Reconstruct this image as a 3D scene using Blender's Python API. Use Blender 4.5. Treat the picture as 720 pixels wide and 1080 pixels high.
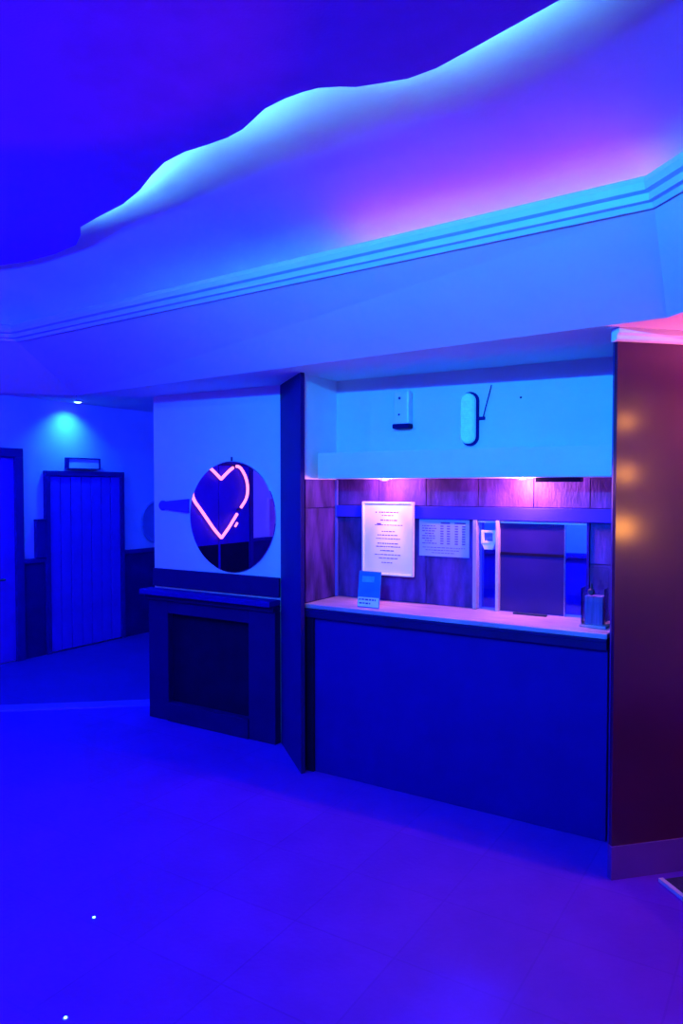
import bpy, bmesh, math, random
from mathutils import Vector
random.seed(4)
for o in list(bpy.data.objects): bpy.data.objects.remove(o)
S = bpy.context.scene
C = S.collection
PI = math.pi

# ------------------------------------------------------------------ camera
cam_d = bpy.data.cameras.new('camera'); cam_d.lens = 26.0; cam_d.sensor_width = 36.0
cam_d.clip_start = 0.02
cam = bpy.data.objects.new('camera', cam_d); C.objects.link(cam)
cam.location = (0.812, -3.738, 1.75)
cam.rotation_euler = (PI/2 - math.atan(26/780), 0, math.radians(32))
S.camera = cam

# ------------------------------------------------------------------ world, exposure
w = bpy.data.worlds.new('world'); S.world = w; w.use_nodes = True
w.node_tree.nodes['Background'].inputs[0].default_value = (0.0, 0.0, 0.02, 1)
w.node_tree.nodes['Background'].inputs[1].default_value = 0.2
vs = S.view_settings
vs.view_transform = 'Standard'; vs.look = 'None'; vs.gamma = 1.0
vs.use_curve_mapping = False
vs.exposure = 0.0

# colours and powers of the place's lamps and the added fills
CYAN = (0.010, 0.34, 1.0)
LOBBY = (0.003, 0.030, 1.0)
BLUE = (0.003, 0.020, 1.0)
PINK = (1.0, 0.30, 0.62)
WARM = (1.0, 0.34, 0.05)
P_NICHE_FILL = 1000
P_LOBBY_LAMP = 270
P_BLUE_LAMP = 330
P_HALL_FILL = 210
P_ALCOVE_SPOT = 15
P_ALCOVE_SPILL = 1.0
P_SOFFIT_FILL = 120
E_LED_CYAN = 105
E_LED_PINK = 5.5
E_GLOBE = 50

# ------------------------------------------------------------------ materials
def mat(name, col, rough=0.6, var=0.12, scale=6.0, bump=0.0, bscale=60.0, metal=0.0,
        spec=0.5, stretch=None, emit=None, estr=0.0, trans=0.0, coat=0.0, coatr=0.12, rnd=0.0, col2=None):
    m = bpy.data.materials.new(name); m.use_nodes = True
    nt = m.node_tree; b = nt.nodes['Principled BSDF']
    b.inputs['Roughness'].default_value = rough
    b.inputs['Metallic'].default_value = metal
    b.inputs['Specular IOR Level'].default_value = spec
    b.inputs['Transmission Weight'].default_value = trans
    b.inputs['Coat Weight'].default_value = coat
    b.inputs['Coat Roughness'].default_value = coatr
    tc = nt.nodes.new('ShaderNodeTexCoord'); mp = nt.nodes.new('ShaderNodeMapping')
    nt.links.new(tc.outputs['Object'], mp.inputs[0])
    if stretch: mp.inputs['Scale'].default_value = stretch
    n = nt.nodes.new('ShaderNodeTexNoise'); n.inputs['Scale'].default_value = scale
    n.inputs['Detail'].default_value = 5
    nt.links.new(mp.outputs[0], n.inputs['Vector'])
    r = nt.nodes.new('ShaderNodeValToRGB')
    c2 = col2 if col2 else tuple(min(1, c*(1+var)) for c in col)
    r.color_ramp.elements[0].position = 0.3; r.color_ramp.elements[1].position = 0.7
    r.color_ramp.elements[0].color = (*[c*(1-var) for c in col], 1)
    r.color_ramp.elements[1].color = (*c2, 1)
    nt.links.new(n.outputs['Fac'], r.inputs[0])
    out = r.outputs[0]
    if rnd:
        oi = nt.nodes.new('ShaderNodeObjectInfo'); hs = nt.nodes.new('ShaderNodeHueSaturation')
        mr = nt.nodes.new('ShaderNodeMapRange')
        mr.inputs['To Min'].default_value = 1-rnd; mr.inputs['To Max'].default_value = 1+rnd
        nt.links.new(oi.outputs['Random'], mr.inputs[0])
        nt.links.new(mr.outputs[0], hs.inputs['Value']); nt.links.new(out, hs.inputs['Color'])
        out = hs.outputs[0]
    nt.links.new(out, b.inputs['Base Color'])
    if bump:
        n2 = nt.nodes.new('ShaderNodeTexNoise'); n2.inputs['Scale'].default_value = bscale
        n2.inputs['Detail'].default_value = 4
        nt.links.new(mp.outputs[0], n2.inputs['Vector'])
        bp = nt.nodes.new('ShaderNodeBump'); bp.inputs['Strength'].default_value = bump
        bp.inputs['Distance'].default_value = 0.02
        nt.links.new(n2.outputs['Fac'], bp.inputs['Height']); nt.links.new(bp.outputs[0], b.inputs['Normal'])
    if emit:
        b.inputs['Emission Color'].default_value = (*emit, 1)
        b.inputs['Emission Strength'].default_value = estr
    return m

M = {}
M['wall'] = mat('painted wall', (0.72, 0.72, 0.74), 0.7, 0.04, 3, 0.05, 90)
M['plaster'] = mat('cove plaster', (0.72, 0.70, 0.72), 0.8, 0.06, 2.5, 0.25, 9)
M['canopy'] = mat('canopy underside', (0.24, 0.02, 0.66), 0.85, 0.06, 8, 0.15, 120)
M['white'] = mat('white gloss paint', (0.78, 0.78, 0.80), 0.35, 0.03, 5)
M['wains'] = mat('dark wainscot', (0.012, 0.003, 0.11), 0.55, 0.2, 5, 0.05, 30, spec=0.15)
M['navy'] = mat('navy laminate', (0.012, 0.002, 0.19), 0.5, 0.08, 4, spec=0.12)
M['navydark'] = mat('dark navy wood', (0.008, 0.0015, 0.075), 0.6, 0.12, 5, spec=0.12)
M['pil'] = mat('navy pilaster paint', (0.01, 0.002, 0.11), 0.6, 0.08, 4, spec=0.12)
M['black'] = mat('soot black', (0.004, 0.001, 0.026), 0.8, 0.2, 8, 0.1, 30, spec=0.1)
M['doorblue'] = mat('painted door boards', (0.12, 0.03, 0.50), 0.6, 0.06, 6, spec=0.15)
M['frame'] = mat('dark door frame', (0.02, 0.005, 0.17), 0.55, 0.1, 6, spec=0.15)
M['brown'] = mat('lacquered brown veneer', (0.050, 0.001, 0.034), 0.40, 0.25, 2.0, 0.06, 4.5, spec=0.12, coat=1.0, coatr=0.13, stretch=(1, 1, 0.6))
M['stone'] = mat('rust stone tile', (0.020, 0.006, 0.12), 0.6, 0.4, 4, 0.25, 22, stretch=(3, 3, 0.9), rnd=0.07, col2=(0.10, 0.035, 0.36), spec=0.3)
M['grout'] = mat('tile grout', (0.05, 0.02, 0.17), 0.85, 0.1, 20)
M['worktop'] = mat('pale worktop', (0.42, 0.26, 0.42), 0.45, 0.2, 5, 0.0, stretch=(1, 6, 1))
M['paper'] = mat('white paper', (0.80, 0.80, 0.82), 0.7, 0.02, 6)
M['ink'] = mat('printed ink', (0.10, 0.06, 0.22), 0.7, 0.1, 9)
M['card'] = mat('blue card', (0.02, 0.20, 0.72), 0.4, 0.15, 14)
M['plastic'] = mat('white plastic', (0.74, 0.74, 0.76), 0.35, 0.03, 8)
M['darkplastic'] = mat('dark plastic', (0.02, 0.02, 0.06), 0.4, 0.1, 8)
M['metal'] = mat('brushed metal', (0.55, 0.53, 0.58), 0.3, 0.1, 20, metal=1.0)
M['tint'] = mat('dark screen', (0.020, 0.010, 0.14), 0.25, 0.1, 3, spec=0.4)
M['lens'] = mat('ribbed lamp cover', (0.55, 0.85, 0.90), 0.15, 0.1, 30, 0.3, 40, coat=1.0, emit=(0.05, 0.75, 0.85), estr=0.25)  # faint emission stands in for the bright reflection on the cover
M['mat'] = mat('dark entrance mat', (0.02, 0.012, 0.05), 0.95, 0.3, 60, 0.4, 200)
M['picture'] = mat('pink-lit print', (0.75, 0.30, 0.55), 0.6, 0.15, 5)  # pink light falling on the picture is put into its colour
M['office'] = mat('office wall', (0.55, 0.55, 0.72), 0.8, 0.05, 4)

def simple(name, build):
    m = bpy.data.materials.new(name); m.use_nodes = True
    nt = m.node_tree; nt.nodes.clear(); o = nt.nodes.new('ShaderNodeOutputMaterial')
    nt.links.new(build(nt).outputs[0], o.inputs[0]); return m
def _mirror(nt):
    g = nt.nodes.new('ShaderNodeBsdfGlossy'); g.inputs['Roughness'].default_value = 0.006
    g.inputs[0].default_value = (0.86, 0.86, 0.88, 1); return g
def _glass(nt):
    t = nt.nodes.new('ShaderNodeBsdfTransparent'); t.inputs[0].default_value = (0.90, 0.92, 0.97, 1)
    g = nt.nodes.new('ShaderNodeBsdfGlossy'); g.inputs['Roughness'].default_value = 0.02
    f = nt.nodes.new('ShaderNodeFresnel'); f.inputs[0].default_value = 1.5
    x = nt.nodes.new('ShaderNodeMixShader')
    nt.links.new(f.outputs[0], x.inputs[0]); nt.links.new(t.outputs[0], x.inputs[1]); nt.links.new(g.outputs[0], x.inputs[2])
    return x
M['mirror'] = simple('mirror glass', _mirror)
M['glass'] = simple('clear pane', _glass)
def emis(name, col, s):
    def b(nt):
        e = nt.nodes.new('ShaderNodeEmission'); e.inputs[0].default_value = (*col, 1); e.inputs[1].default_value = s; return e
    return simple(name, b)
M['led_cyan'] = emis('cyan led', (0.13, 0.65, 1.0), E_LED_CYAN)
M['led_pink'] = emis('pink led', (1.0, 0.06, 0.75), E_LED_PINK)
M['neon'] = emis('pink neon tube', (1.0, 0.20, 0.50), 2.8)
M['globe'] = emis('warm lamp globe', WARM, E_GLOBE)
M['lamp_cyan'] = emis('lamp lens', (0.45, 0.85, 1.0), 3.5)
M['lamp_pink'] = emis('pink lamp lens', (1.0, 0.45, 0.75), 1.6)
M['dot'] = emis('floor light lens', (0.25, 0.85, 1.0), 6)

def floor_mat(name, base, base2, tile):
    m = bpy.data.materials.new(name); m.use_nodes = True
    nt = m.node_tree; b = nt.nodes['Principled BSDF']
    tc = nt.nodes.new('ShaderNodeTexCoord')
    n = nt.nodes.new('ShaderNodeTexNoise'); n.inputs['Scale'].default_value = 2.2; n.inputs['Detail'].default_value = 8
    n.inputs['Roughness'].default_value = 0.65
    nt.links.new(tc.outputs['Object'], n.inputs['Vector'])
    r = nt.nodes.new('ShaderNodeValToRGB')
    r.color_ramp.elements[0].position = 0.3; r.color_ramp.elements[1].position = 0.72
    r.color_ramp.elements[0].color = (*base, 1); r.color_ramp.elements[1].color = (*base2, 1)
    nt.links.new(n.outputs['Fac'], r.inputs[0])
    bk = nt.nodes.new('ShaderNodeTexBrick'); bk.inputs['Scale'].default_value = 1.0
    bk.inputs['Brick Width'].default_value = tile; bk.inputs['Row Height'].default_value = tile
    bk.inputs['Mortar Size'].default_value = 0.004; bk.offset = 0.0
    bk.inputs['Color1'].default_value = (1, 1, 1, 1); bk.inputs['Color2'].default_value = (0.93, 0.93, 0.93, 1)
    bk.inputs['Mortar'].default_value = (0.82, 0.82, 0.85, 1)
    nt.links.new(tc.outputs['Object'], bk.inputs['Vector'])
    mx = nt.nodes.new('ShaderNodeMixRGB'); mx.blend_type = 'MULTIPLY'; mx.inputs[0].default_value = 1
    nt.links.new(r.outputs[0], mx.inputs[1]); nt.links.new(bk.outputs[0], mx.inputs[2])
    nt.links.new(mx.outputs[0], b.inputs['Base Color'])
    b.inputs['Roughness'].default_value = 0.55; b.inputs['Specular IOR Level'].default_value = 0.2
    n2 = nt.nodes.new('ShaderNodeTexNoise'); n2.inputs['Scale'].default_value = 45; n2.inputs['Detail'].default_value = 4
    nt.links.new(tc.outputs['Object'], n2.inputs['Vector'])
    bp = nt.nodes.new('ShaderNodeBump'); bp.inputs['Strength'].default_value = 0.12; bp.inputs['Distance'].default_value = 0.01
    nt.links.new(n2.outputs['Fac'], bp.inputs['Height']); nt.links.new(bp.outputs[0], b.inputs['Normal'])
    return m
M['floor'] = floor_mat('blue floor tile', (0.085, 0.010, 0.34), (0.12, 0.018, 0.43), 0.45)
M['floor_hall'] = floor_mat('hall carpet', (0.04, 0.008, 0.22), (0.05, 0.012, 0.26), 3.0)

# ------------------------------------------------------------------ mesh helpers
def obj(name, bm, m, parent=None, loc=None, rot=None, smooth=False):
    me = bpy.data.meshes.new(name); bmesh.ops.recalc_face_normals(bm, faces=bm.faces[:]); bm.to_mesh(me); bm.free()
    if smooth:
        for p in me.polygons: p.use_smooth = True
    me.materials.append(M[m] if isinstance(m, str) else m)
    o = bpy.data.objects.new(name, me); C.objects.link(o)
    if loc: o.location = loc
    if rot: o.rotation_euler = rot
    if parent:
        o.parent = parent
    return o
def tag(o, label, cat=None, group=None, kind=None):
    o['label'] = label
    if cat: o['category'] = cat
    if group: o['group'] = group
    if kind: o['kind'] = kind
    return o
def thing(name, label, cat, loc=(0, 0, 0), rz=0, group=None):
    o = bpy.data.objects.new(name, None); C.objects.link(o); o.location = loc; o.rotation_euler = (0, 0, rz)
    o.empty_display_size = 0.1
    return tag(o, label, cat, group)
def struct(o, label):
    o['kind'] = 'structure'; o['label'] = label; return o
def bx(x0, x1, y0, y1, z0, z1, bevel=0.0, bm=None):
    own = bm is None
    b = bmesh.new()
    bmesh.ops.create_cube(b, size=1.0)
    for v in b.verts:
        v.co = Vector((x0 + (v.co.x+.5)*(x1-x0), y0 + (v.co.y+.5)*(y1-y0), z0 + (v.co.z+.5)*(z1-z0)))
    if bevel: bmesh.ops.bevel(b, geom=b.edges[:], offset=bevel, segments=2, affect='EDGES', profile=0.5)
    if own: return b
    me = bpy.data.meshes.new('tmp'); b.to_mesh(me); b.free(); bm.from_mesh(me); bpy.data.meshes.remove(me); return bm
def prism(poly, z0, z1):
    b = bmesh.new()
    lo = [b.verts.new((x, y, z0)) for x, y in poly]; hi = [b.verts.new((x, y, z1)) for x, y in poly]
    b.faces.new(lo[::-1]); b.faces.new(hi)
    n = len(poly)
    for i in range(n): b.faces.new((lo[i], lo[(i+1) % n], hi[(i+1) % n], hi[i]))
    return b
def tube(pts, r, seg=8, bm=None, closed=False):
    b = bm or bmesh.new()
    pts = [Vector(p) for p in pts]; n = len(pts); rings = []
    up = Vector((0.3, 0.2, 1)).normalized()
    for i, p in enumerate(pts):
        t = (pts[min(i+1, n-1)] - pts[max(i-1, 0)]).normalized()
        a = t.cross(up)
        if a.length < 1e-3: a = t.cross(Vector((1, 0, 0)))
        a.normalize(); c = t.cross(a)
        rr = r[i] if isinstance(r, (list, tuple)) else r
        rings.append([b.verts.new(p + a*math.cos(2*PI*k/seg)*rr + c*math.sin(2*PI*k/seg)*rr) for k in range(seg)])
    for i in range(n-1):
        for k in range(seg):
            b.faces.new((rings[i][k], rings[i][(k+1) % seg], rings[i+1][(k+1) % seg], rings[i+1][k]))
    b.faces.new(rings[0][::-1]); b.faces.new(rings[-1])
    return b
def lathe(prof, seg=24, axis='z'):
    b = bmesh.new(); rings = []
    for r, h in prof:
        ring = []
        for k in range(seg):
            a = 2*PI*k/seg
            p = (r*math.cos(a), r*math.sin(a), h) if axis == 'z' else (r*math.cos(a), h, r*math.sin(a))
            ring.append(b.verts.new(p))
        rings.append(ring)
    for i in range(len(prof)-1):
        for k in range(seg):
            b.faces.new((rings[i][k], rings[i][(k+1) % seg], rings[i+1][(k+1) % seg], rings[i+1][k]))
    b.faces.new(rings[0][::-1]); b.faces.new(rings[-1])
    return b
def sweep(path, prof, bm=None):
    """profile (offset, z) swept along a polyline in plan, offset to the left of travel, mitred"""
    b = bm or bmesh.new(); n = len(path); rings = []
    for i, p in enumerate(path):
        p = Vector(p)
        d0 = (Vector(path[i]) - Vector(path[i-1])).normalized() if i else None
        d1 = (Vector(path[i+1]) - Vector(path[i])).normalized() if i < n-1 else None
        if d0 is None: d0 = d1
        if d1 is None: d1 = d0
        n0 = Vector((-d0.y, d0.x)); n1 = Vector((-d1.y, d1.x)); m = (n0+n1).normalized(); m = m / max(0.35, m.dot(n0))
        rings.append([b.verts.new((p.x+m.x*o, p.y+m.y*o, z)) for o, z in prof])
    k = len(prof)
    for i in range(n-1):
        for j in range(k):
            b.faces.new((rings[i][j], rings[i][(j+1) % k], rings[i+1][(j+1) % k], rings[i+1][j]))
    b.faces.new(rings[0][::-1]); b.faces.new(rings[-1])
    return b
def light(name, kind, loc, col, power, parent=None, size=0.05, cone=None, blend=0.5, rot=None):
    d = bpy.data.lights.new(name, kind); d.color = col; d.energy = power
    d.shadow_soft_size = size
    if cone: d.spot_size = math.radians(cone); d.spot_blend = blend
    o = bpy.data.objects.new(name, d); C.objects.link(o); o.location = loc
    if rot: o.rotation_euler = rot
    if parent: o.parent = parent
    return o

# ================================================================== STRUCTURE
SOF = 2.44           # soffit height
# ---- floors; the boundary to the hall carpet runs at 45 degrees
A0 = (-4.95, -0.60); A1 = (-3.40, 0.70)
fl = obj('floor', prism([(-5.9, -1.40), A0, A1, (-3.40, 0.95), (3.4, 0.95), (3.4, -7.6), (-5.9, -7.6)], -0.12, 0.0), 'floor')
struct(fl, 'blue-lit tiled lobby floor')
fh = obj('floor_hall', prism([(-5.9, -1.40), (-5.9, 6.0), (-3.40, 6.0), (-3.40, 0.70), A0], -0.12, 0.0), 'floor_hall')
struct(fh, 'darker blue hall floor in front of the boarded door')
dv = (Vector(A1)-Vector(A0)).normalized(); nv = Vector((-dv.y, dv.x))
tr = obj('trim_1', sweep([A0, A1], [(-0.085, 0.0), (-0.080, 0.008), (-0.06, 0.012), (0.06, 0.012), (0.080, 0.008), (0.085, 0.0)]), mat('threshold strip', (0.14, 0.06, 0.52), 0.5, 0.05, 8))
struct(tr, 'pale threshold strip across the floor before the hall')

# ---- perimeter walls
wl = obj('wall_left', bx(-6.05, -5.9, -7.6, 6.0, 0, 2.66), 'wall'); struct(wl, 'pale hall wall with dark wainscot')
def wains(y0, y1):
    o = obj('wainscot', bx(-5.9, -5.88, y0, y1, 0.0, 0.97), 'wains', wl)
    obj('dado_rail', bx(-5.9, -5.865, y0, y1, 0.97, 1.02, 0.006), 'frame', wl)
wr = obj('wall_right', bx(3.4, 3.55, -7.6, 2.5, 0, 3.5), 'wall'); struct(wr, 'pale wall on the entrance side')
wb = obj('wall_rear', bx(-6.05, 3.55, -7.75, -7.6, 0, 3.5), 'wall'); struct(wb, 'pale wall behind the viewer')
we = obj('wall_hall_end', bx(-6.05, -2.2, 6.0, 6.15, 0, 2.8), 'wall'); struct(we, 'far end wall of the hall')
# alcove / office rear structure
wk = obj('wall_back', bx(-1.80, 0.01, 0.36, 0.46, 1.97, SOF), 'wall'); struct(wk, 'pale upper wall over the reception header')

# ---- ceiling ring
RB = [(-5.75, -2.30), (-3.834, -0.064), (0.327, -0.465), (2.20, -2.34), (2.20, -5.6), (0.5, -7.2), (-3.9, -7.2), (-5.75, -5.4)]
RT = [(-4.95, -2.45), (-3.571, -0.729), (0.363, -1.010), (1.62, -2.27), (1.62, -5.3), (0.2, -6.6), (-3.6, -6.6), (-4.95, -5.2)]
def ring_loft(rows):
    b = bmesh.new(); R = [[b.verts.new((x, y, z)) for x, y in poly] for poly, z in rows]
    n = len(R[0])
    for i in range(len(R)-1):
        for k in range(n): b.faces.new((R[i][k], R[i][(k+1) % n], R[i+1][(k+1) % n], R[i+1][k]))
    return b
def shrink(poly, d):
    out = []; n = len(poly)
    for i in range(n):
        p0, p, p1 = Vector(poly[i-1]), Vector(poly[i]), Vector(poly[(i+1) % n])
        a = (p-p0).normalized(); c = (p1-p).normalized()
        na = Vector((a.y, -a.x)); nc = Vector((c.y, -c.x)); m = (na+nc).normalized(); m = m/max(0.4, m.dot(na))
        out.append((p.x+m.x*d, p.y+m.y*d))
    return out
# cove: curved plaster rising behind the cornice, closing over the canopy
def fillet(poly, d, n=6):
    out = []; N = len(poly)
    for i in range(N):
        p0, p, p1 = Vector(poly[i-1]), Vector(poly[i]), Vector(poly[(i+1) % N])
        a = p+(p0-p).normalized()*d; c = p+(p1-p).normalized()*d
        for k in range(n+1):
            t = k/n; q = a*(1-t)**2 + p*2*t*(1-t) + c*t*t; out.append((q.x, q.y))
    return out
COUT = shrink(RT, -0.20)
rows = []
for i in range(9):
    a = i/8*PI/2
    rows.append((fillet(shrink(COUT, 1.15*(1-math.cos(a))), 0.45), 2.72 + 0.46*math.sin(a)))
bm = ring_loft(rows)
bm.verts.ensure_lookup_table()
n = len(rows[0][0]); top = [bm.verts[len(bm.verts)-n+k] for k in range(n)]
bm.faces.new(top)
ceil = obj('ceiling', bm, 'plaster')
for p in ceil.data.polygons: p.use_smooth = len(p.vertices) == 4
struct(ceil, 'curved plaster cove glowing cyan and magenta around the canopy')
# sloped band
bm = bmesh.new()
n = len(RB)
a = [bm.verts.new((x, y, SOF)) for x, y in RB]; b2 = [bm.verts.new((x, y, 2.705)) for x, y in RT]
a2 = [bm.verts.new((x, y, SOF+0.06)) for x, y in RB]; b3 = [bm.verts.new((x, y, 2.76)) for x, y in RT]
for k in range(n):
    j = (k+1) % n
    bm.faces.new((a[k], a[j], b2[j], b2[k])); bm.faces.new((a2[k], a2[j], b3[j], b3[k]))
    bm.faces.new((a[k], a[j], a2[j], a2[k])); bm.faces.new((b2[k], b2[j], b3[j], b3[k]))
obj('sloped_band', bm, 'wall', ceil)
# soffit outside the ring, split into convex slabs
def soff(poly, z=SOF): obj('soffit', prism(poly, z, z+0.06), 'wall', ceil)
soff([RB[1], RB[2], (0.327, 0.95), (-3.45, 0.95), (-3.45, 0.30)])
soff([RB[2], RB[3], (3.4, -2.34), (3.4, 1.8), (0.327, 1.8)])
soff([RB[3], RB[4], (3.4, -5.6), (3.4, -2.34)])
soff([RB[4], RB[5], (0.5, -7.6), (3.4, -7.6), (3.4, -5.6)])
soff([RB[5], RB[6], (-3.9, -7.6), (0.5, -7.6)])
soff([RB[6], RB[7], (-5.9, -5.4), (-5.9, -7.6), (-3.9, -7.6)])
soff([RB[7], RB[0], (-5.9, -2.30), (-5.9, -5.4)])
# drop beam along the hall opening and the hall ceiling behind it
h0 = Vector(RB[0]); h1 = Vector(RB[1])
hd = (h1-h0).normalized(); hn = Vector((-hd.y, hd.x))
obj('drop_beam', prism([tuple(h0), tuple(h1), tuple(h1+hn*0.16), tuple(h0+hn*0.16)], SOF, 2.72), 'wall', ceil)
obj('hall_ceiling', prism([tuple(h0+hn*0.02), tuple(h1+hn*0.02), (-3.42, 0.30), (-2.2, 0.95), (-2.2, 6.0), (-6.0, 6.0), (-6.0, -2.3)], 2.66, 2.72), 'wall', ceil)
# cornice with steps and a ledge
cpath = [Vector(p) for p in RT]; cpath.append(Vector(RT[0]))
prof = [(0.06, 2.700), (-0.005, 2.700), (-0.012, 2.718), (-0.028, 2.722), (-0.032, 2.745), (-0.050, 2.752), (-0.056, 2.775), (-0.052, 2.795), (-0.035, 2.803), (-0.020, 2.790), (0.26, 2.790), (0.26, 2.76), (0.06, 2.74)]
cor = obj('cornice', sweep([tuple(p) for p in cpath], prof), mat('cornice paint', (0.52, 0.50, 0.60), 0.5, 0.03, 5), ceil)

# ---- canopy with the wavy edge (rear part follows the ring)
EDGE = [(-4.25, -2.45), (-3.75, -1.62), (-3.294, -1.10), (-3.02, -1.045), (-2.743, -1.05), (-2.52, -1.09), (-2.374, -1.177), (-2.28, -1.255), (-2.10, -1.30), (-1.859, -1.352),
        (-1.68, -1.42), (-1.517, -1.504), (-1.38, -1.565), (-1.245, -1.591), (-1.13, -1.588), (-1.028, -1.592), (-0.94, -1.612), (-0.876, -1.641),
        (-0.78, -1.685), (-0.684, -1.702), (-0.61, -1.704), (-0.554, -1.697), (-0.49, -1.668), (-0.446, -1.637), (-0.37, -1.616), (-0.28, -1.592), (-0.178, -1.598),
        (-0.037, -1.638), (0.091, -1.675), (0.236, -1.718), (0.42, -1.79), (0.62, -1.95), (0.85, -2.25), (1.00, -2.70)]
REAR = [(1.05, -5.0), (-0.1, -6.0), (-3.3, -6.0), (-4.3, -5.0)]
CZ = 3.05
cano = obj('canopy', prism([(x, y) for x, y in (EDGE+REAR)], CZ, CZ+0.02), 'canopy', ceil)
tag(cano, 'deep blue suspended canopy with a wavy edge')
def led(name, pts, m, r=0.012):
    return obj(name, tube([(x, y, z) for x, y, z in pts], r, 6), m, ceil)
INS = 0.06
def inset(i):
    p0 = Vector(EDGE[max(i-1, 0)]); p1 = Vector(EDGE[min(i+1, len(EDGE)-1)])
    t = (p1-p0).normalized(); return Vector(EDGE[i]) + Vector((t.y, -t.x))*INS
ip = [inset(i) for i in range(len(EDGE))]
led('led_strip', [(p.x, p.y, CZ+0.031) for p in ip[7:31]], 'led_cyan', 0.009)
obj('edge_lip', sweep(EDGE, [(-0.012, CZ+0.02), (-0.012, CZ+0.039), (-0.002, CZ+0.039), (-0.002, CZ+0.02)]), 'canopy', ceil)  # upstand added to keep the strip's light off the lower cove
# pink strip lying behind the cornice lip on the right
d = Vector(RT[2])-Vector(RT[1])
q0 = Vector(RT[1])+d*0.66; q1 = Vector(RT[1])+d*1.0
led('led_strip', [(q0.x, q0.y+0.012, 2.801), (q1.x, q1.y+0.012, 2.801)], 'led_pink', 0.010)

# ---- chimney breast
wc = obj('wall_chimney', prism([(-3.40, 0.30), (-2.15, 0.30), (-2.15, 0.95), (-3.40, 0.95)], 0.0, SOF), 'wall'); struct(wc, 'pale chimney breast carrying the round mirror')
# angled pilaster between fireplace and reception
wp = obj('wall_pilaster', prism([(-1.762, -0.085), (-2.20, 0.30), (-2.20, 0.95), (-1.80, 0.95), (-1.80, 0.0), (-1.75, -0.06)], 0, SOF), 'pil'); struct(wp, 'dark navy angled pilaster between fireplace and reception')
obj('return_panel', bx(-1.80, -1.788, 0.0, 0.36, 1.80, SOF), 'white', wp)
# column with lacquered panel on the right
wq = obj('wall_column', prism([(0.10, -0.335), (0.02, 0.0), (0.012, 0.95), (1.70, 0.95), (1.38, 0.945)], 0, SOF), 'navy'); struct(wq, 'dark lacquered column wall beside the reception')
u = Vector((1, 1)).normalized(); v = Vector((1, -1)).normalized()
c0 = Vector((0.10, -0.335))
def slab(s0, s1, t0, t1, z0, z1):
    P = [c0+u*s0+v*t0, c0+u*s1+v*t0, c0+u*s1+v*t1, c0+u*s0+v*t1]
    return prism([tuple(p) for p in P], z0, z1)
obj('lacquered_panel', slab(0.0, 1.80, -0.005, 0.018, 0.15, 2.385), 'brown', wq)
obj('plinth', slab(-0.005, 1.80, -0.005, 0.026, 0.0, 0.15), mat('plinth paint', (0.11, 0.02, 0.22), 0.5, 0.1, 5), wq)
pa = c0 - u*0.02; pb = c0 + u*1.80
obj('top_moulding', sweep([tuple(pb), tuple(pa)], [(-0.0, 2.385), (0.030, 2.385), (0.042, 2.392), (0.042, 2.408), (0.058, 2.416), (0.058, SOF), (0.0, SOF)]), 'white', wq)

# ---- reception alcove wall: grout core, tiles, rail, opening
AL = 0.36
bm = bmesh.new()
for (x0, x1, z0, z1) in ((-1.80, -0.805, 1.035, 1.97), (-0.805, -0.165, 1.575, 1.97), (-0.165, 0.02, 1.035, 1.97)):
    bx(x0, x1, AL+0.012, AL+0.10, z0, z1, 0, bm)
wa = obj('wall_alcove', bm, 'grout'); struct(wa, 'rust stone tiled wall inside the reception alcove')
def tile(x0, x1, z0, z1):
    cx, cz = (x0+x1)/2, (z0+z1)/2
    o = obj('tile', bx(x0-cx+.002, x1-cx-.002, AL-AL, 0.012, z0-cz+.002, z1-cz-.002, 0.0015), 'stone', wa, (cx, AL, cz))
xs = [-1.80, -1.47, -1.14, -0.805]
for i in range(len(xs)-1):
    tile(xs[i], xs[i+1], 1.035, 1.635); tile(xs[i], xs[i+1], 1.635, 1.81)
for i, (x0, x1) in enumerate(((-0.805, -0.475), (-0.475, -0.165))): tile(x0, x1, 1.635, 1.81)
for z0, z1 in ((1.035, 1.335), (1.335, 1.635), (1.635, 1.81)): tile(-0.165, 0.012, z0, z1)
for y0, y1 in ((0.005, 0.345),):
    for z0, z1 in ((1.035, 1.62), (1.62, 1.80)):
        cy, cz = (y0+y1)/2, (z0+z1)/2
        obj('tile', bx(-0.0, 0.012, y0-cy+.002, y1-cy-.002, z0-cz+.002, z1-cz-.002, 0.0015), 'stone', wp, (-1.80, cy, cz))
obj('corner_trim', bx(-1.790, -1.772, AL-0.018, AL-0.001, 1.036, 1.80, 0.003), mat('blue corner trim', (0.10, 0.09, 0.55), 0.5, 0.05, 6, spec=0.2), wa)
obj('rail', bx(-1.772, 0.010, AL-0.022, AL-0.001, 1.560, 1.634, 0.003), mat('rail tinted by blue light', (0.03, 0.025, 0.60), 0.6, 0.05, 5, spec=0.15), wa)  # blue room light on the shaded band is put into the rail's colour

# header box over the alcove
hb = obj('trim_2', bx(-1.747, 0.012, 0.08, 0.359, 1.803, 1.962, 0.004), 'wall'); struct(hb, 'pale header box across the top of the reception alcove')

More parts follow.
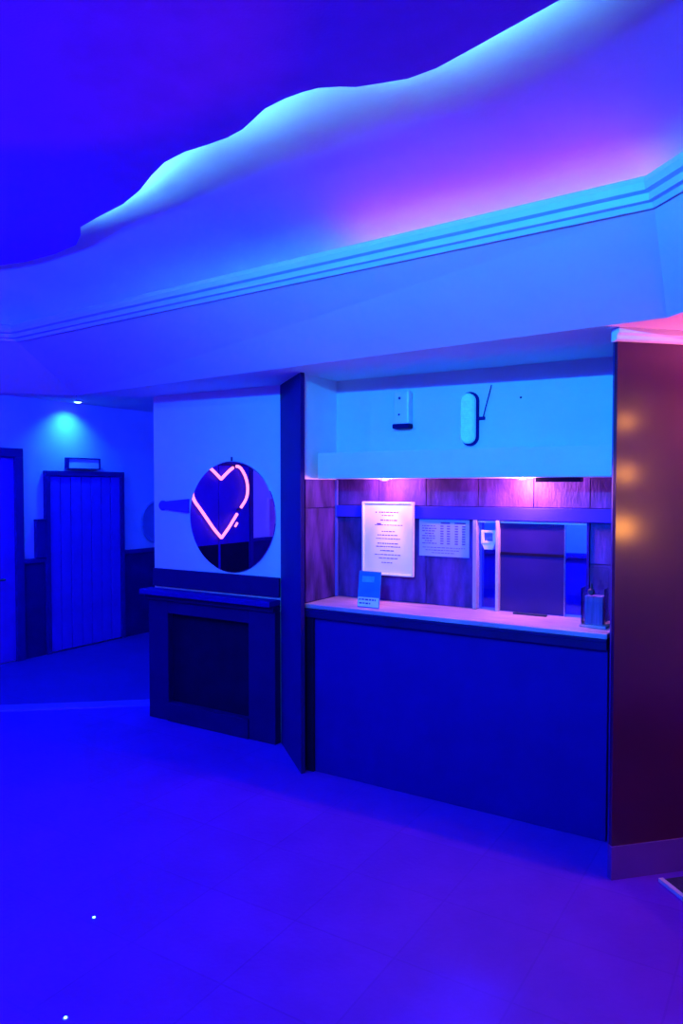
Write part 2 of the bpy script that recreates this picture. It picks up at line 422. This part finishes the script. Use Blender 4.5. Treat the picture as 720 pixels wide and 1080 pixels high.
# ---- serving window
win = obj('window_1', bx(-0.826, -0.803, AL-0.030, AL+0.06, 1.036, 1.559, 0.002), mat('grey jamb paint', (0.30, 0.26, 0.36), 0.5, 0.05, 6)); struct(win, 'reception serving window with mullion and panes')
obj('mullion', bx(-0.687, -0.670, AL-0.030, AL+0.06, 1.036, 1.559, 0.002), mat('lilac mullion paint', (0.46, 0.40, 0.60), 0.5, 0.05, 6), win)
obj('jamb', bx(-0.180, -0.165, AL-0.010, AL+0.06, 1.036, 1.559, 0.002), 'navy', win)
obj('head', bx(-0.803, -0.18, AL+0.0, AL+0.06, 1.545, 1.559, 0.001), 'white', win)
obj('pane', bx(-0.802, -0.688, AL+0.022, AL+0.028, 1.037, 1.545), 'glass', win)
obj('pane', bx(-0.305, -0.181, AL+0.022, AL+0.028, 1.037, 1.545), 'glass', win)
dp = obj('sliding_pane', bx(-0.669, -0.300, AL+0.006, AL+0.014, 1.037, 1.544), 'tint', win); tag(dp, 'dark sliding glass pane')
obj('dado_reflection', bx(-0.668, -0.304, AL+0.001, AL+0.008, 1.362, 1.378, 0.001), 'black', dp)  # dark bar stands in for the lobby dado reflected in the glass
obj('pane_edge', bx(-0.303, -0.297, AL+0.002, AL+0.016, 1.037, 1.544, 0.001), 'metal', dp)

# office behind the window
wo = obj('wall_office', bx(-2.2, 1.75, 2.2, 2.3, 0, 2.5), 'office'); struct(wo, 'office wall seen through the serving window')
obj('wainscot', bx(-2.2, 1.75, 2.17, 2.2, 0.0, 1.19), 'navy', wo)
obj('dado_rail', bx(-2.2, 1.75, 2.15, 2.2, 1.19, 1.23, 0.004), 'wains', wo)
obj('side_wall', bx(-2.25, -2.2, 0.95, 2.2, 0, 2.5), 'office', wo)
obj('side_wall', bx(1.7, 1.75, 0.95, 2.2, 0, 2.5), 'office', wo)
obj('office_ceiling', bx(-2.2, 1.75, 0.46, 2.2, 2.5, 2.55), 'office', wo)
obj('office_floor', bx(-2.2, 1.75, 0.95, 2.2, -0.1, 0.0), 'wains', wo)

# ---- doors in the left wall
def frame(parent, y0, y1, h, wd=0.07, m='frame'):
    obj('door_frame', bx(-5.9, -5.855, y0-wd, y0, 0, h, 0.004), m, parent)
    obj('door_frame', bx(-5.9, -5.855, y1, y1+wd, 0, h, 0.004), m, parent)
    obj('door_frame', bx(-5.9, -5.855, y0-wd, y1+wd, h, h+wd, 0.004), m, parent)
d1 = obj('door_1', bx(-5.9, -5.885, 1.20, 2.14, 0.01, 1.87), 'frame'); struct(d1, 'boarded hall door with dark frame under the small sign')
frame(d1, 1.20, 2.14, 1.87, 0.055)
nb = 7; bw = 0.94/nb
for k in range(nb):
    y = 1.20 + bw*k
    obj('board', bx(-5.886, -5.868 - 0.004*(k % 2), 0.004, bw-0.004, 0.015, 1.865, 0.004), 'doorblue', d1, (0, y, 0))
d2 = obj('door_2', bx(-5.9, -5.885, -0.15, 0.80, 0.01, 2.05), 'doorblue'); struct(d2, 'blue door cut by the left picture edge with dark frame')
frame(d2, -0.15, 0.80, 2.05, 0.09)
obj('handle', tube([(-5.885, 0.66, 0.84), (-5.84, 0.66, 0.84), (-5.838, 0.55, 0.84)], 0.010, 8), 'darkplastic', d2)
d3 = obj('door_3', bx(-5.9, -5.885, -3.93, -2.62, 0.01, 2.06), 'wains'); struct(d3, 'dark double door reflected in the round mirror')
frame(d3, -3.93, -2.62, 2.06, 0.06)
for y0, y1 in ((-3.92, -3.28), (-3.27, -2.63)):
    lfd = obj('leaf', bx(-5.886, -5.875, y0, y1, 0.02, 2.05, 0.004), mat('deep blue door leaf', (0.02, 0.006, 0.36), 0.5, 0.08, 5, spec=0.15), d3)
    obj('kick_panel', bx(-5.876, -5.868, y0+0.02, y1-0.02, 0.04, 0.98, 0.003), 'black', lfd)
wains(2.197, 6.0); wains(0.892, 1.143); wains(-2.558, -0.242); wains(-7.6, -3.992)

# ================================================================== OBJECTS
# ---- reception counter and worktop
rc = thing('reception_counter', 'dark navy reception counter front under the pale worktop', 'counter', (-0.875, 0.0, 0))
def loc(p, x0, x1, y0, y1, z0, z1, bev, name, m):
    L = p.location; return obj(name, bx(x0-L.x, x1-L.x, y0-L.y, y1-L.y, z0-L.z, z1-L.z, bev), m, p)
loc(rc, -1.755, 0.012, 0.0, 0.03, 0.0, 0.955, 0.003, 'front_panel', 'navy')
loc(rc, -1.768, -1.715, -0.018, 0.0, 0.0, 0.955, 0.003, 'end_strip', 'black')
loc(rc, -1.75, 0.01, 0.031, 0.45, 0.02, 0.954, 0.0, 'carcass', 'navydark')
wt = thing('worktop', 'pale speckled worktop glowing pink along the reception alcove', 'worktop', (-0.875, 0.1, 0.99))
loc(wt, -1.786, 0.012, -0.022, 0.455, 1.010, 1.035, 0.003, 'slab', 'worktop')
loc(wt, -1.786, 0.012, -0.030, 0.45, 0.990, 1.010, 0.003, 'dark_edge', 'navydark')
loc(wt, -1.786, 0.012, -0.030, -0.001, 0.955, 0.990, 0.002, 'edge_lip', 'navydark')

# ---- fireplace
fp = thing('fireplace', 'dark fireplace with black firebox and mantel below the round mirror', 'fireplace', (-2.80, 0.30, 0))
loc(fp, -3.40, -2.20, 0.278, 0.30, 1.00, 1.135, 0.003, 'frieze_board', 'navydark')
loc(fp, -3.44, -2.20, 0.175, 0.30, 0.945, 0.985, 0.006, 'mantel_shelf', 'navy')
loc(fp, -3.42, -2.20, 0.215, 0.30, 0.905, 0.945, 0.006, 'mantel_moulding', 'navydark')
loc(fp, -3.40, -3.20, 0.235, 0.30, 0.0, 0.905, 0.004, 'jamb', 'navydark')
loc(fp, -2.43, -2.20, 0.235, 0.30, 0.0, 0.905, 0.004, 'jamb', 'navydark')
loc(fp, -3.20, -2.43, 0.235, 0.30, 0.81, 0.905, 0.004, 'lintel', 'navydark')
loc(fp, -3.20, -2.43, 0.285, 0.2995, 0.0, 0.81, 0.0, 'fireback', 'black')
loc(fp, -3.20, -2.43, 0.225, 0.2995, 0.0, 0.14, 0.004, 'hearth_fender', 'navydark')

# ---- round mirror and wall bracket
rm = obj('round_mirror', lathe([(0.388, 0.0), (0.395, -0.004), (0.395, -0.010), (0.390, -0.014)], 64, 'y'), 'mirror', None, (-2.625, 0.299, 1.541))
tag(rm, 'large round frameless mirror above the fireplace reflecting a pink neon heart', 'mirror')
obj('hanger', bx(-0.008, 0.008, -0.006, 0.0, 0.385, 0.425, 0.002), 'darkplastic', rm)
wk2 = thing('wall_bracket', 'small tapered dark bracket on the wall left of the round mirror', 'bracket', (-3.18, 0.30, 1.613))
obj('mount', lathe([(0.038, 0.0), (0.038, -0.012), (0.030, -0.022)], 20, 'y'), 'doorblue', wk2, (-0.12, 0, 0))
bm = prism([(-0.115, -0.028), (0.145, -0.052), (0.145, 0.052), (-0.115, 0.030)], 0.0, 0.022)
obj('arm', bm, 'doorblue', wk2, (0, 0, 0), (PI/2, 0, 0))

# ---- neon heart on the double door (seen in the mirror)
nh = thing('neon_heart', 'pink neon heart sign on the dark double door', 'neon sign', (-5.87, -3.265, 1.07))
half = [(0, 0), (0.15, 0.13), (0.27, 0.255), (0.41, 0.40), (0.50, 0.49), (0.545, 0.57), (0.558, 0.68), (0.53, 0.79), (0.47, 0.885), (0.39, 0.955), (0.30, 0.968), (0.21, 0.93), (0.11, 0.868), (0.0, 0.79)]
def smooth(pts, n=5):
    out = []
    for i in range(len(pts)-1):
        p = [Vector(pts[max(0, min(len(pts)-1, i+k))]) for k in (-1, 0, 1, 2)]
        for j in range(n):
            t = j/n
            out.append(0.5*((2*p[1])+(-p[0]+p[2])*t+(2*p[0]-5*p[1]+4*p[2]-p[3])*t*t+(-p[0]+3*p[1]-3*p[2]+p[3])*t**3))
    out.append(Vector(pts[-1])); return out
hp = smooth([(a, b, 0) for a, b in half])
def seg3(pts, s, name='tube'):
    obj(name, tube([(0.045, -s*p.x, p.y) for p in pts], 0.021, 8), 'neon', nh, smooth=True)
L = len(hp)
seg3([Vector((0, 0.0, 0))]+hp[1:13], 1); seg3(hp[15:50], 1); seg3(hp[53:], 1)
seg3([Vector((0.0, 0.0, 0))]+hp[1:], -1)
obj('tube', tube([(0.045, -0.285, 0.14), (0.045, -0.33, 0.19)], 0.016, 8), 'neon', nh)
for s, k in ((1, 14), (1, 51), (-1, 30), (-1, 45)):
    p = hp[k]; obj('standoff', tube([(0.0, -s*p.x, p.y), (0.045, -s*p.x, p.y)], 0.012, 8), 'darkplastic', nh)
pp = thing('wall_picture', 'pale picture tinted as if pink-lit above the dado beside the double door', 'picture', (-5.9, -4.55, 1.03))
obj('print', bx(0.0, 0.02, -0.16, 0.16, 0.0, 0.55), 'picture', pp)
bm = bmesh.new()
for q in ((-0.18, -0.16, -0.02, 0.57), (0.16, 0.18, -0.02, 0.57)): bx(0, 0.025, q[0], q[1], q[2], q[3], 0, bm)
for q in ((-0.02, 0.0), (0.55, 0.57)): bx(0, 0.025, -0.16, 0.16, q[0], q[1], 0, bm)
obj('frame', bm, 'white', pp)

# ---- alcove papers
pf = thing('framed_notice', 'white framed notice with lines of text glowing under the alcove lamp', 'notice', (-1.385, AL-0.024, 1.43))
pw, ph = 0.168, 0.218
obj('backing', bx(-pw, pw, -0.018, 0.0, -ph, ph), 'paper', pf)
for n_, q in (('frame_side', (-pw-.012, -pw, -ph-.012, ph+.012)), ('frame_side', (pw, pw+.012, -ph-.012, ph+.012)), ('frame_rail', (-pw, pw, -ph-.012, -ph)), ('frame_rail', (-pw, pw, ph, ph+.012))):
    obj(n_, bx(q[0], q[1], -0.026, 0.0, q[2], q[3], 0.002), 'white', pf)
bm = bmesh.new()
def words(bm, cx, z, half_w, h, y, left=False):
    x = cx-half_w
    while x < cx+half_w-0.006:
        wdt = random.uniform(0.008, 0.024)
        if x+wdt > cx+half_w: break
        bx(x, x+wdt, y-0.0006, y, z-h/2+random.uniform(-.0006, .0006), z+h/2, 0, bm); x += wdt+0.005
for z, hw, h in ((0.165, 0.07, .007), (0.145, 0.05, .006), (0.115, 0.06, .008), (0.085, 0.10, .005), (0.045, 0.05, .006), (0.022, 0.08, .006), (0.0, 0.09, .005), (-0.03, 0.08, .006), (-0.05, 0.09, .006), (-0.075, 0.06, .006), (-0.10, 0.10, .005), (-0.122, 0.07, .005), (-0.15, 0.05, .005)):
    words(bm, 0.01, z, hw, h, -0.018)
bx(-0.075, -0.045, -0.0188, -0.018, 0.083, 0.096, 0, bm); bx(-0.085, -0.075, -0.0188, -0.018, 0.160, 0.168, 0, bm)
obj('printed_text', bm, 'ink', pf)['kind'] = 'stuff'

ps = thing('price_sheet', 'pale printed sheet with columns of figures beside the framed notice', 'sheet', (-1.02, AL-0.003, 1.448))
obj('paper', bx(-0.163, 0.163, -0.0025, 0.0, -0.115, 0.108), mat('pale blue paper', (0.30, 0.38, 0.80), 0.7, 0.03, 6), ps)
bm = bmesh.new()
for x0, x1 in ((-0.02, 0.04), (0.07, 0.14)): bx(x0, x1, -0.0031, -0.0025, 0.082, 0.092, 0, bm)
for r_ in range(8):
    z = 0.068 - r_*0.015
    words(bm, -0.095, z, 0.048 if r_ not in (3, 6) else 0.03, .006, -0.0025)
    for cx in (-0.012, 0.03, 0.082, 0.128): bx(cx-.010, cx+.010, -0.0031, -0.0025, z-.0035, z+.0035, 0, bm)
for z, hw in ((-0.062, .14), (-0.078, .12), (-0.094, .08)): words(bm, 0.0, z, hw, .004, -0.0025)
obj('printed_text', bm, 'ink', ps)['kind'] = 'stuff'

# ---- blue standing card
bc = thing('counter_card', 'bright blue card with white lower band standing on the worktop', 'card', (-1.372, 0.055, 1.036), 0.03)
obj('board', bx(-0.073, 0.073, -0.003, 0.003, 0.0, 0.215, 0.001), 'card', bc, None, (math.radians(-8), 0, 0))
bb = obj('white_band', bx(-0.070, 0.070, -0.0042, -0.003, 0.004, 0.060), 'paper', bc, None, (math.radians(-8), 0, 0))
bm = bmesh.new(); words(bm, 0, 0.046, 0.062, .010, -0.0042); words(bm, -0.02, 0.024, 0.04, .009, -0.0042)
obj('printed_text', bm, 'ink', bb)['kind'] = 'stuff'
obj('printed_emblem', bx(-0.05, 0.03, -0.0040, -0.003, 0.15, 0.185), mat('pale print', (0.10, 0.45, 0.80), 0.5, 0.3, 30), bc, None, (math.radians(-8), 0, 0))
obj('strut', prism([(-0.02, 0.0), (0.02, 0.0), (0.02, 0.004), (-0.02, 0.004)], 0.0, 0.13), 'card', bc, (0, 0.052, 0), (math.radians(12), 0, 0))

# ---- things around the serving window
ic = thing('intercom', 'small white square intercom in the narrow pane of the serving window', 'intercom', (-0.742, AL+0.0215, 1.45))
bm = bmesh.new()
for q in ((-.045, -.027, -.030, .050), (.027, .045, -.030, .050), (-.027, .027, .034, .050), (-.027, .027, -.030, -.014)): bx(q[0], q[1], -0.022, 0, q[2], q[3], 0.003, bm)
obj('housing', bm, 'plastic', ic)
obj('speaker', bx(-.028, .028, -0.010, -0.001, -.016, .036), mat('blue grille', (0.10, 0.14, 0.5), 0.5, 0.4, 80), ic)
bm = prism([(-.040, -.030), (.040, -.030), (.026, -.062), (-.026, -.062)], 0.0, 0.018)
obj('cradle', bm, 'plastic', ic, (0, 0, 0), (PI/2, 0, 0))

pt = obj('pen_tray', bx(-0.095, 0.095, -0.014, 0.014, 0.0, 0.010, 0.003), 'darkplastic', None, (-0.475, 0.310, 1.0352))
tag(pt, 'thin dark pen tray on the worktop before the dark pane', 'tray')
ah = thing('leaflet_holder', 'clear acrylic dispenser with dark knob at the right end of the worktop', 'dispenser', (-0.088, 0.16, 1.0355))
obj('back_plate', bx(-0.055, 0.055, 0.040, 0.045, 0.0, 0.30, 0.002), 'glass', ah)
obj('front_plate', bx(-0.055, 0.055, -0.045, -0.040, 0.0, 0.18, 0.002), 'glass', ah)
obj('side_plate', bx(-0.060, -0.055, -0.045, 0.045, 0.0, 0.20, 0.002), 'glass', ah)
obj('side_plate', bx(0.055, 0.060, -0.045, 0.045, 0.0, 0.20, 0.002), 'glass', ah)
obj('base', bx(-0.066, 0.066, -0.056, 0.056, 0.0, 0.012, 0.003), 'worktop', ah)
obj('filling', bx(-0.045, 0.045, -0.030, 0.030, 0.012, 0.16, 0.004), mat('violet leaflets', (0.24, 0.13, 0.48), 0.5, 0.3, 12, stretch=(12, 1, 0.5)), ah)
kb = obj('knob', lathe([(0.004, 0.0), (0.015, -0.006), (0.018, -0.018), (0.012, -0.030)], 16, 'y'), 'darkplastic', ah, (-0.005, -0.045, 0.185)); 
obj('knob_stem', tube([(-0.005, -0.055, 0.20), (-0.005, -0.055, 0.225)], 0.006, 8), 'darkplastic', ah)

lf = obj('lamp_housing', bx(-0.12, 0.12, -0.03, 0.03, -0.024, 0.0, 0.004), 'darkplastic', None, (-0.29, 0.20, 1.8025))
tag(lf, 'slim dark lamp housing under the right of the header box', 'lamp')

# ---- upper wall fittings
af = thing('air_freshener', 'white box dispenser with two dark dots on the upper reception wall', 'dispenser', (-1.29, AL, 2.11))
obj('body', bx(-0.050, 0.058, -0.058, 0.0, 0.025, 0.232, 0.012), 'plastic', af)
obj('nozzle_base', bx(-0.056, 0.062, -0.062, 0.0, 0.0, 0.030, 0.008), 'navydark', af)
obj('sensor_dot', lathe([(0.009, 0.0), (0.007, -0.004)], 14, 'y'), 'darkplastic', af, (-0.005, -0.058, 0.185))
obj('sensor_dot', lathe([(0.007, 0.0), (0.005, -0.004)], 14, 'y'), 'darkplastic', af, (-0.008, -0.058, 0.085))

em = thing('bulkhead_lamp', 'tall capsule-shaped bulkhead lamp with cable on the upper reception wall', 'lamp', (-0.853, AL, 2.15))
def capsule(wd, h, y0, y1, bev, n=10):
    pts = []
    for k in range(n+1): a = PI*k/n; pts.append((math.cos(a)*wd, h-wd+math.sin(a)*wd))
    for k in range(n+1): a = PI+PI*k/n; pts.append((math.cos(a)*wd, -h+wd+math.sin(a)*wd))
    b = bmesh.new(); R = []
    for s, y in ((1, y0), (1, (y0+y1*2)/3), (0.80, y1)):
        R.append([b.verts.new((x*s if True else x, y, z*(1-(1-s)*0.35))) for x, z in pts])
    m_ = len(pts)
    for i in range(2):
        for k in range(m_): b.faces.new((R[i][k], R[i][(k+1) % m_], R[i+1][(k+1) % m_], R[i+1][k]))
    b.faces.new(R[0]); b.faces.new(R[2][::-1]); return b
obj('base', capsule(0.052, 0.158, 0.0, -0.030, 0), 'navy', em)
cv = obj('cover', capsule(0.043, 0.146, -0.030, -0.068, 0), 'lens', em)
for k in range(9):
    z = -0.10+k*0.025; obj('rib', bx(-0.034, 0.034, -0.0705, -0.066, z-0.003, z+0.003, 0.001), 'lens', cv)
obj('clip', bx(0.050, 0.090, -0.016, 0.0, -0.008, 0.010, 0.003), 'frame', em)
obj('cable', tube([(0.078, -0.008, 0.005), (0.092, -0.008, 0.06), (0.112, -0.008, 0.13), (0.128, -0.008, 0.19)], 0.0035, 6), 'frame', em)
sc = obj('wall_screw', lathe([(0.007, 0.0), (0.006, -0.004), (0.003, -0.006)], 12, 'y'), 'darkplastic', None, (-0.554, AL, 2.258))
tag(sc, 'tiny dark screw head on the upper wall right of the capsule lamp', 'screw')

# ---- hall items
sg = thing('door_sign', 'small blank sign box above the boarded hall door', 'sign', (-5.9, 1.63, 1.945))
obj('panel', bx(0.0, 0.045, -0.20, 0.20, 0.01, 0.115), 'wall', sg)
bm = bmesh.new()
for q in ((-0.215, -0.20, 0, 0.125), (0.20, 0.215, 0, 0.125)): bx(0, 0.055, q[0], q[1], q[2], q[3], 0, bm)
for q in ((0.0, 0.012), (0.113, 0.125)): bx(0, 0.055, -0.20, 0.20, q[0], q[1], 0, bm)
obj('frame', bm, 'frame', sg)
wbx = thing('wall_box', 'small dark box on the dado rail left of the boarded door', 'box', (-5.9, 1.085, 1.022))
obj('body', bx(0.0, 0.05, -0.055, 0.055, 0.0, 0.38, 0.004), 'frame', wbx)
obj('lid', bx(0.0, 0.06, -0.057, 0.057, 0.38, 0.40, 0.004), 'wains', wbx)
rp = thing('wall_plaque', 'round darker blue plaque on the hall wall half hidden by the chimney breast', 'plaque', (-5.9, 2.74, 1.33))
bm = lathe([(0.26, 0.0), (0.265, 0.012), (0.25, 0.022), (0.235, 0.018), (0.10, 0.018), (0.0005, 0.018)], 40, 'z')
obj('disc', bm, mat('blue plaque', (0.25, 0.25, 0.45), 0.5, 0.1, 6), rp, (0, 0, 0), (0, PI/2, 0))

dl = thing('hall_downlight', 'bright recessed downlight in the hall ceiling over the boarded door', 'downlight', (-5.70, 1.435, 2.66))
obj('bezel', lathe([(0.055, 0.0), (0.055, -0.006), (0.046, -0.012), (0.040, -0.008)], 24), 'metal', dl)
obj('lens', lathe([(0.038, -0.004), (0.038, -0.014), (0.020, -0.022)], 24), 'lamp_cyan', dl)
light('beam', 'SPOT', (0, 0, -0.03), (0.015, 0.22, 1.0), 60, dl, 0.03, 125, 1.0, (0, math.radians(14), 0))

# ---- lamps under the header
def alcove_lamp(x, label, spill):
    t = thing('alcove_downlight', label, 'downlight', (x, 0.235, 1.803), 0, 'downlights under the header box')
    obj('bezel', lathe([(0.036, 0.0), (0.036, -0.005), (0.030, -0.009)], 20), 'metal', t)
    obj('lens', lathe([(0.026, -0.006), (0.026, -0.011), (0.012, -0.015)], 20), 'lamp_pink', t)
    light('beam', 'SPOT', (0, 0, -0.02), (1.0, 0.36, 0.62), P_ALCOVE_SPOT, t, 0.02, 48, 0.9, (math.radians(6), 0, 0))
    light('spill', 'POINT', (0, 0, -0.035), PINK, spill*P_ALCOVE_SPILL, t, 0.02)
    return t
alcove_lamp(-1.36, 'small pink downlight under the header above the framed notice', 8.0)
alcove_lamp(-0.50, 'small pink downlight under the header above the serving window', 20.0)

# ---- floor specks
for x, y, lb in ((-1.606, -1.768, 'tiny bright floor light farther from the viewer'), (-1.222, -2.20, 'tiny bright floor light at the lower picture edge')):
    t = thing('floor_light', lb, 'floor light', (x, y, 0.0), 0, 'tiny floor lights')
    obj('rim', lathe([(0.010, 0.0), (0.010, 0.0015), (0.006, 0.002)], 16), 'metal', t)
    obj('lens', lathe([(0.006, 0.001), (0.005, 0.004), (0.002, 0.005)], 16), 'dot', t)

# ---- entrance mat at the foot of the column
em0 = Vector((0.275, -0.235))
P4 = [em0, em0+v*2.2, em0+v*2.2+u*1.4, em0+u*1.4]
mt = thing('entrance_mat', 'dark mat with a pale edge strip at the foot of the lacquered column', 'mat', (em0.x, em0.y, 0))
def rel(ps): return [(p.x-em0.x, p.y-em0.y) for p in ps]
obj('pile', prism(rel([em0+u*0.02+v*0.03, em0+u*0.02+v*2.2, em0+u*1.4+v*2.2, em0+u*1.4+v*0.03]), 0.0, 0.010), 'mat', mt)
obj('edge_strip', prism(rel([em0+v*0.028, em0+v*2.2, em0+v*2.2+u*0.022, em0+v*0.028+u*0.022]), 0.0, 0.016), mat('edge strip', (0.55, 0.42, 0.50), 0.4, 0.05, 8), mt)

# ---- sconce-shaped lamp added beyond the right picture edge to turn the soffit pink
sp = c0 + u*1.05 + v*0.018
sn = thing('soffit_fill', 'unseen warm uplighter added on the lacquered column to turn the soffit pink', 'sconce', (sp.x, sp.y, 2.02), -PI/4)
obj('back_plate', bx(0.0, 0.012, -0.05, 0.05, -0.10, 0.06, 0.003), 'metal', sn)
obj('cup', lathe([(0.02, -0.06), (0.06, 0.0), (0.075, 0.04), (0.070, 0.04), (0.05, 0.0), (0.015, -0.045)], 24), 'metal', sn, (0.09, 0, 0))
light('glow', 'POINT', (0.09, 0, 0.06), (1.0, 0.13, 0.34), P_SOFFIT_FILL, sn, 0.03)

# ---- lamps outside the frame: warm three-globe floor lamp, blue ceiling floods, added fill lamps
gl = thing('globe_lamp', 'warm floor lamp with three stacked globes by the entrance wall', 'floor lamp', (3.05, -0.90, 0))
obj('base', lathe([(0.16, 0.0), (0.16, 0.02), (0.02, 0.04)], 24), 'metal', gl)
obj('pole', tube([(0, 0.10, 0.02), (0, 0.10, 2.30)], 0.014, 8), 'metal', gl)
for z, r in ((1.42, 0.085), (1.86, 0.06), (2.28, 0.05)):
    b = bmesh.new(); bmesh.ops.create_uvsphere(b, u_segments=20, v_segments=12, radius=r)
    obj('globe', b, 'globe', gl, (-0.03, 0.0 if r > .07 else 0.02, z), smooth=True)
def flood(name, label, x, y, z, col, power, size=0.06):
    t = thing(name, label, 'lamp', (x, y, CZ))
    obj('bracket', tube([(0, 0, 0), (0, 0, z-CZ+0.10)], 0.012, 8), 'metal', t)
    obj('housing', lathe([(0.05, z-CZ+0.05), (0.06, z-CZ+0.06), (0.055, z-CZ+0.14), (0.02, z-CZ+0.16)], 20), 'darkplastic', t)
    light('beam', 'POINT', (0, 0, z-CZ-0.02), col, power, t, size)
    return t
flood('ceiling_flood', 'blue flood lamp hung from the canopy over the middle of the lobby', -1.2, -3.9, 2.80, LOBBY, P_LOBBY_LAMP)
t = thing('niche_fill', 'unseen cyan spot with a wide shade added to light the reception niche', 'lamp', (-0.2, -3.4, CZ))  # out-of-view spot added to turn the niche and band cyan
obj('rod', tube([(0, 0, 0), (0, 0, -0.20)], 0.010, 8), 'metal', t)
obj('shade', lathe([(0.16, -0.245), (0.155, -0.230), (0.03, -0.19), (0.01, -0.20), (0.148, -0.235)], 28), 'darkplastic', t)  # shade added to cut the spot's light above the cornice
light('beam', 'SPOT', (0, 0, -0.2465), CYAN, P_NICHE_FILL, t, 0.010, 88, 1.0, (math.radians(82), 0, math.radians(5)))
flood('ceiling_flood', 'deep blue flood lamp hung from the canopy towards the fireplace', -2.9, -2.3, 2.92, BLUE, P_BLUE_LAMP)
t = thing('hall_fill', 'unseen deep blue fill lamp added on the hall ceiling left of the frame', 'lamp', (-5.0, -0.9, 2.66))  # out-of-view ambient fill added for the hall
obj('housing', lathe([(0.06, 0.0), (0.06, -0.05), (0.04, -0.06)], 20), 'darkplastic', t)
light('beam', 'POINT', (0, 0, -0.12), BLUE, P_HALL_FILL, t, 0.06)
t = thing('hall_fill', 'unseen deep blue fill lamp added on the hall ceiling behind the chimney breast', 'lamp', (-3.9, 2.6, 2.66))  # hidden fill added to brighten the hall wall and boarded door
obj('housing', lathe([(0.06, 0.0), (0.06, -0.05), (0.04, -0.06)], 20), 'darkplastic', t)
light('beam', 'POINT', (0, 0, -0.12), BLUE, 110, t, 0.06)
t = thing('office_fill', 'unseen blue fill lamp added on the office ceiling', 'lamp', (-0.3, 1.6, 2.5))  # out-of-view fill added to brighten the wall behind the serving window
obj('housing', lathe([(0.06, 0.0), (0.06, -0.05), (0.04, -0.06)], 20), 'darkplastic', t)
light('beam', 'POINT', (0, 0, -0.12), (0.004, 0.03, 1.0), 700, t, 0.06)
